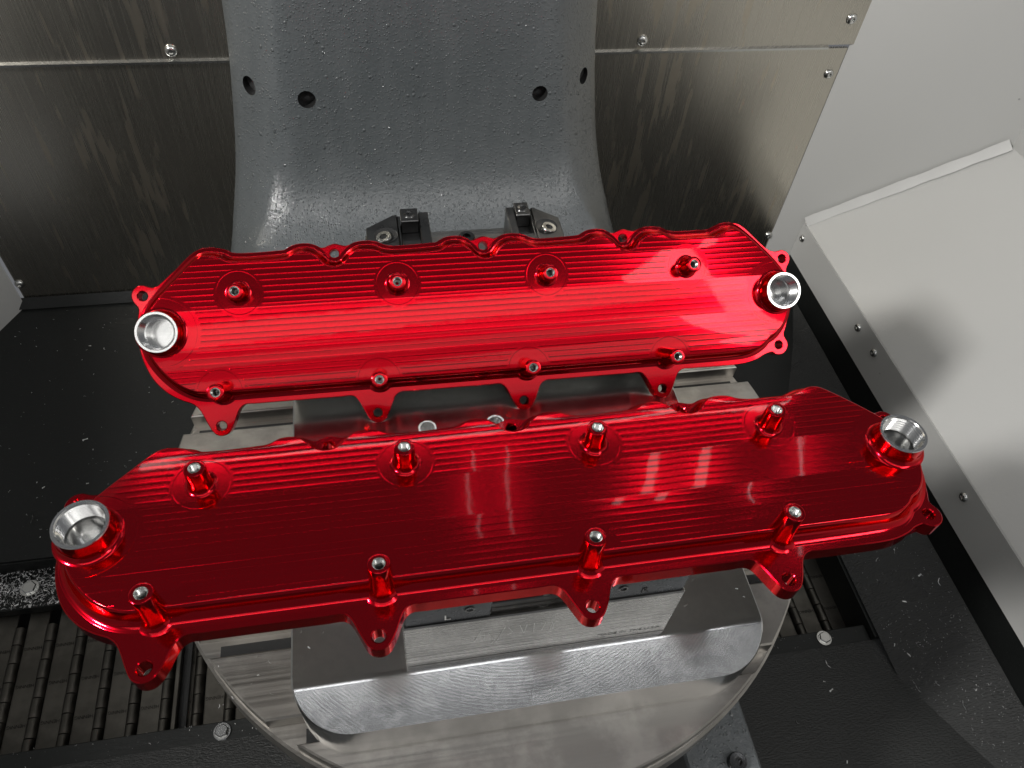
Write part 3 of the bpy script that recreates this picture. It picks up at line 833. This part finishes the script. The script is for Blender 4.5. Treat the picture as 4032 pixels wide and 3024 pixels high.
for s_ in reversed(S_U):
    rim += [(s_ + x, y) for x, y in ((41, 116.0), (34.4, 117.4), (28.2, 120.1), (17.2, 120.2), (11.6, 116.8), (6.6, 111.4), (0.0, 109.3), (-6.8, 111.4), (-11.8, 116.8), (-17.4, 120.4), (-26.0, 120.6), (-33.2, 117.3), (-40, 116.6))]
rim += [(17, 116.9), (9.7, 120.1), (1.2, 121.2), (-3.4, 120.1), (-18.4, 107.0), (-33.4, 92.0), (-40.6, 82.0), (-43.3, 70.0)]
RIM = catmull(mmv(rim), 0.0012)
PORTS = ((-0.0320, 0.0695), (0.4301, 0.0700))
HT = 0.0115
WALL = [(-0.0010, HT), (-0.0004, HT - .0001), (0.0001, HT - .0004), (0.0005, HT - .0010), (0.0008, HT - .0019), (0.0013, 0.0070), (0.0018, 0.0048), (0.0024, 0.0033), (0.0032, 0.0021), (0.0041, 0.0012), (0.0050, 0.0006), (0.0060, 0.0002), (0.0068, 0.00005), (0.0075, -0.0004)]
def build_dome():
    vs, fs = [], []; n = len(RIM)
    for d, w in WALL:
        for x, y in offset_poly(RIM, d): vs.append((x, y, w))
    for r in range(len(WALL) - 1):
        for i in range(n):
            j = (i + 1) % n
            fs.append((r * n + i, (r + 1) * n + i, (r + 1) * n + j, r * n + j))
    loops = [list(range(n))]
    polys = [[Vector((vs[i][0], vs[i][1], 0)) for i in range(n)]]
    for c in PORTS:
        b = len(vs); h = circle(c[0], c[1], 0.0135, 40)[::-1]
        vs += [(x, y, HT) for x, y in h]; loops.append(list(range(b, b + 40))); polys.append([Vector((x, y, 0)) for x, y in h])
    idx = [i for L in loops for i in L]
    for t in tessellate_polygon(polys):
        a, b, c = (idx[k] for k in t)
        if (Vector(vs[b]) - Vector(vs[a])).cross(Vector(vs[c]) - Vector(vs[a])).z < 0: b, c = c, b
        fs.append((a, b, c))
    me = bpy.data.meshes.new('dome'); me.from_pydata(vs, [], fs); me.materials.append(M['red_top']); me.update()
    for p in me.polygons: p.use_smooth = len(p.vertices) == 4
    me.set_sharp_from_angle(angle=R(60))
    return me
# the wall's stretch of faces and the flat top want separate shading: split at the first ring
ZT = 0.0279
def thread(r, z0, z1, pitch, depth):
    pr = []; z = z1
    while z > z0:
        pr += [(r, z), (r - depth, z - pitch * .5)]; z -= pitch
    return pr
def standoff_meshes(near):
    base = [(0.0066, 0.0135), (0.0072, 0.0125), (0.0082, 0.0119), (0.0090, 0.0117), (0.0093, 0.0110)]
    if near: base = [(0.0064, 0.0120), (0.0066, 0.0060), (0.0072, 0.0030), (0.0084, 0.0012), (0.0098, 0.0004), (0.0110, -0.0003)]
    pr = [(0.0033, ZT - .0001), (0.0052, ZT), (0.0056, ZT - .0002), (0.0058, ZT - .0007), (0.0059, 0.0200), (0.0061, 0.0160)] + base
    vs, fs = lathe(pr, 40)
    a = bpy.data.meshes.new('standoff'); a.from_pydata([tuple(v) for v in vs], [], [f[::-1] for f in fs]); a.materials.append(M['red'])
    pr = [(0.00335, ZT + .00002), (0.0030, ZT - .0005)] + thread(0.0030, ZT - .015, ZT - .0009, 0.0010, 0.00055) + [(0.0024, ZT - .0155), (0, ZT - .0170)]
    vs, fs = lathe(pr, 28)
    b = bpy.data.meshes.new('threaded_bore'); b.from_pydata([tuple(v) for v in vs], [], fs); b.materials.append(M['bore'])
    for m_ in (a, b):
        for p in m_.polygons: p.use_smooth = True
        m_.update(); m_.set_sharp_from_angle(angle=R(38))
    return a, b
PT = 0.0245
def port_meshes():
    vs, fs = lathe([(0.0142, PT - .0006), (0.0143, PT - .0015), (0.0143, 0.0168), (0.0146, 0.0150), (0.0153, 0.0133), (0.0164, 0.0121), (0.0176, 0.0117), (0.0180, 0.0110)], 64)
    a = bpy.data.meshes.new('hose_port'); a.from_pydata([tuple(v) for v in vs], [], [f[::-1] for f in fs]); a.materials.append(M['red'])
    vs, fs = lathe([(0.0142, PT - .0006), (0.0139, PT), (0.0124, PT), (0.0119, PT - .0007), (0.0120, PT - .0014)] + thread(0.0121, 0.0130, PT - .0014, 0.0020, 0.0013) + [(0.0112, 0.0127), (0.0099, 0.0124), (0.0097, 0.0020), (0.0, 0.0018)], 64)
    b = bpy.data.meshes.new('threaded_rim'); b.from_pydata([tuple(v) for v in vs], [], [f[::-1] for f in fs][::1]); b.materials.append(M['bare'])
    for m_ in (a, b):
        for p in m_.polygons: p.use_smooth = True
        m_.update(); m_.set_sharp_from_angle(angle=R(38))
    return a, b
dome_me = build_dome(); far_me = standoff_meshes(False); near_me = standoff_meshes(True); port_me = port_meshes()
fl_tmp = prism('flange', FL, -0.0108, 0.0, M['red'], None, 0.0006,
               holes=[offset_poly(RIM, 0.0045)] + [circle(t * .001, 0.0, 0.0035, 28) for t in T_U] + [circle(s_ * .001, 0.1198, 0.0033, 28) for s_ in S_U]
               + [circle(-.0454, .0969, .0033, 28), circle(.4432, .0970, .0033, 28), circle(.4362, .0277, .0033, 28)], smooth=40)
flange_me = fl_tmp.data; bpy.data.objects.remove(fl_tmp)
fl_tmp = prism('gasket_face', offset_poly(FL, -0.0005), -0.0116, -0.0106, M['gasket'], None, 0.0,
               holes=[circle(t * .001, 0.0, 0.0036, 28) for t in T_U] + [circle(s_ * .001, 0.1198, 0.0034, 28) for s_ in S_U]
               + [circle(-.0454, .0969, .0034, 28), circle(.4432, .0970, .0034, 28), circle(.4362, .0277, .0034, 28)], smooth=40)
gasket_me = fl_tmp.data; bpy.data.objects.remove(fl_tmp)
def cover(mat4, label):
    r = empty('engine_valve_cover'); r.matrix_world = mat4
    tag(r, label, 'valve cover')
    def ch(name, me, loc=(0, 0, 0), parent=r):
        o = bpy.data.objects.new(name, me); COL.objects.link(o); o.parent = parent; o.location = loc; return o
    g = ch('gasket_face', gasket_me); g['label'] = 'bare machined aluminium underside'
    ch('flange', flange_me); ch('dome', dome_me)
    for k in range(4):
        for me, u0, v0 in ((far_me, 0.0220 + 0.1115 * k, 0.0941), (near_me, 0.0034 + 0.1119 * k, 0.0254)):
            s_ = ch('standoff', me[0], (u0, v0, 0)); ch('threaded_bore', me[1], (0, 0, 0), s_)
    for c in PORTS:
        p = ch('hose_port', port_me[0], (c[0], c[1], 0)); ch('threaded_rim', port_me[1], (0, 0, 0), p)
    return r
MB4 = Matrix.Translation((-0.200, -0.070, 0.0))
MA4 = Matrix(((0.99996176, 0.00861383, 0.00151079, -0.19342671), (-0.00544492, 0.74841172, -0.66321207, 0.13344619), (-0.00684349, 0.66317848, 0.74843, -0.0796794), (0, 0, 0, 1)))
cover(MB4, 'dark red anodized valve cover lying flat on the vise jaws')
cover(MA4, 'bright red anodized valve cover propped up at a slant behind the flat one')

# ------------------------------------------------------------------ metal chips
def chip_mesh(kind):
    bm = bmesh.new(); n = 5
    if kind == 0:    # curled sliver
        a = [bm.verts.new((0.0022 * math.cos(t), 0.0022 * math.sin(t), 0.0006)) for t in [0.55 * k for k in range(n)]]
        b = [bm.verts.new((0.0022 * math.cos(t), 0.0022 * math.sin(t), 0.0020)) for t in [0.55 * k + .1 for k in range(n)]]
    elif kind == 1:  # flake
        a = [bm.verts.new((-.0022 + .0011 * k, -.0007, .0004 + .0006 * math.sin(k))) for k in range(n)]
        b = [bm.verts.new((-.0022 + .0011 * k, .0008 - .0001 * k, .0007 + .0004 * math.cos(k))) for k in range(n)]
    else:            # long shaving
        a = [bm.verts.new((-.004 + .002 * k, .0012 * math.sin(k * .9), .0004 + .0005 * (k % 2))) for k in range(n)]
        b = [bm.verts.new((-.004 + .002 * k, .0012 * math.sin(k * .9) + .0006, .0010)) for k in range(n)]
    for k in range(n - 1): bm.faces.new((a[k], a[k + 1], b[k + 1], b[k]))
    me = bpy.data.meshes.new('metal_chip'); bm.to_mesh(me); bm.free()
    return me
chips = [chip_mesh(k) for k in range(3)]
for c in chips: c.materials.append(M['chip'])
fslope = lambda y: OZ - 0.010 + 0.216 * (OY0 - y)
rslope = lambda x: OZ + 0.555 * (x - 0.4535)
rfloor = lambda y: -0.462 + (y - OY1) * (FB + 0.462) / (BW - OY1)
spots = []
def pile(name, label, n, fn, lo, hi, parent=None):
    vs, fs = [], []
    for _ in range(n):
        x, y, z = fn(); s = random.uniform(lo, hi); me = random.choice(chips); b = len(vs)
        Mx = Matrix.Translation((x, y, z)) @ Matrix.Rotation(random.uniform(0, 6.28), 4, 'Z') @ Matrix.Rotation(random.gauss(0, .5), 4, 'X') @ Matrix.Scale(s, 4)
        for v in me.vertices: vs.append(Mx @ v.co)
        for p in me.polygons: fs.append(tuple(b + k for k in p.vertices))
    o = mk(name, vs, fs, M['chip']); tag(o, label, 'chips', None, 'stuff'); return o
pile('chip_pile', 'dense silver metal chips heaped on the black ledge behind the conveyor', 1900, lambda: (random.uniform(-0.60, -0.40), min(0.2605, max(0.2155, random.gauss(0.238, 0.014))), -0.4858 + abs(random.gauss(0, .0016))), 0.3, 0.95)
pile('chip_dust', 'fine silver chips and glint flecks sprinkled on the black gritty slope at the right', 650, lambda: (lambda x, y: (x, y, rslope(x) + .0003))(random.uniform(0.46, 0.538), random.choice((random.uniform(-0.16, 0.05), random.uniform(-0.16, 0.25)))), 0.12, 0.30)  # extra flecks among the chips stand in for sparkle on the gritty coat
pile('chip_dust', 'fine silver chips sprinkled on the black floor left of the table', 220, lambda: (lambda x, y: (x, y, rfloor(y) + .0003))(random.uniform(-0.62, -0.2), random.uniform(0.28, 0.59)), 0.15, 0.45)
pile('chip_dust', 'fine silver chips along the black front lip of the conveyor', 150, lambda: (random.uniform(-0.55, 0.44), random.choice((random.gauss(0.0475, .0012), random.uniform(0.031, 0.049))), -0.4618), 0.12, 0.34)
pile('chip_dust', 'fine silver chips on the aluminium plate and round table', 46, lambda: random.choice(((random.uniform(-.14, -.08), random.uniform(-.05, 0.0), PZ + .0002), (random.uniform(.10, .15), random.uniform(-.05, 0.0), PZ + .0002), (random.uniform(-.2, -.15), random.uniform(-.05, -.015), TZ + .0002))), 0.12, 0.4)
for _ in range(14):
    x = random.uniform(0.40, 0.62); y = random.uniform(-0.18, 0.02); 
    x = random.uniform(0.462, 0.535); y = random.uniform(-0.14, 0.16)
    spots.append((x, y, rslope(x) + .0002, 'curled silver metal chip lying on the black gritty right slope', 'metal chips on the right slope', 0.8, 1.5))
for _ in range(10):
    y = random.uniform(-0.13, 0.01); x = random.uniform(0.20, 0.40)
    spots.append((x, y, fslope(y) + .0002, 'silver metal chip lying on the black gritty front floor', 'metal chips on the front floor', 0.7, 1.2))
for _ in range(12):
    y = random.uniform(0.29, 0.56); x = random.uniform(-0.56, -0.26)
    spots.append((x, y, rfloor(y) + .0002, 'silver metal chip lying on the smooth black floor left of the table', 'metal chips on the left floor', 0.7, 1.5))
for x, y, z, lab, grp, lo, hi in spots:
    o = bpy.data.objects.new('metal_chip', random.choice(chips)); COL.objects.link(o)
    o.location = (x, y, z); o.rotation_euler = (random.gauss(0, .25), random.gauss(0, .25), random.uniform(0, 6.28)); o.scale = (random.uniform(lo, hi),) * 3
    tag(o, lab, 'metal chip', grp)
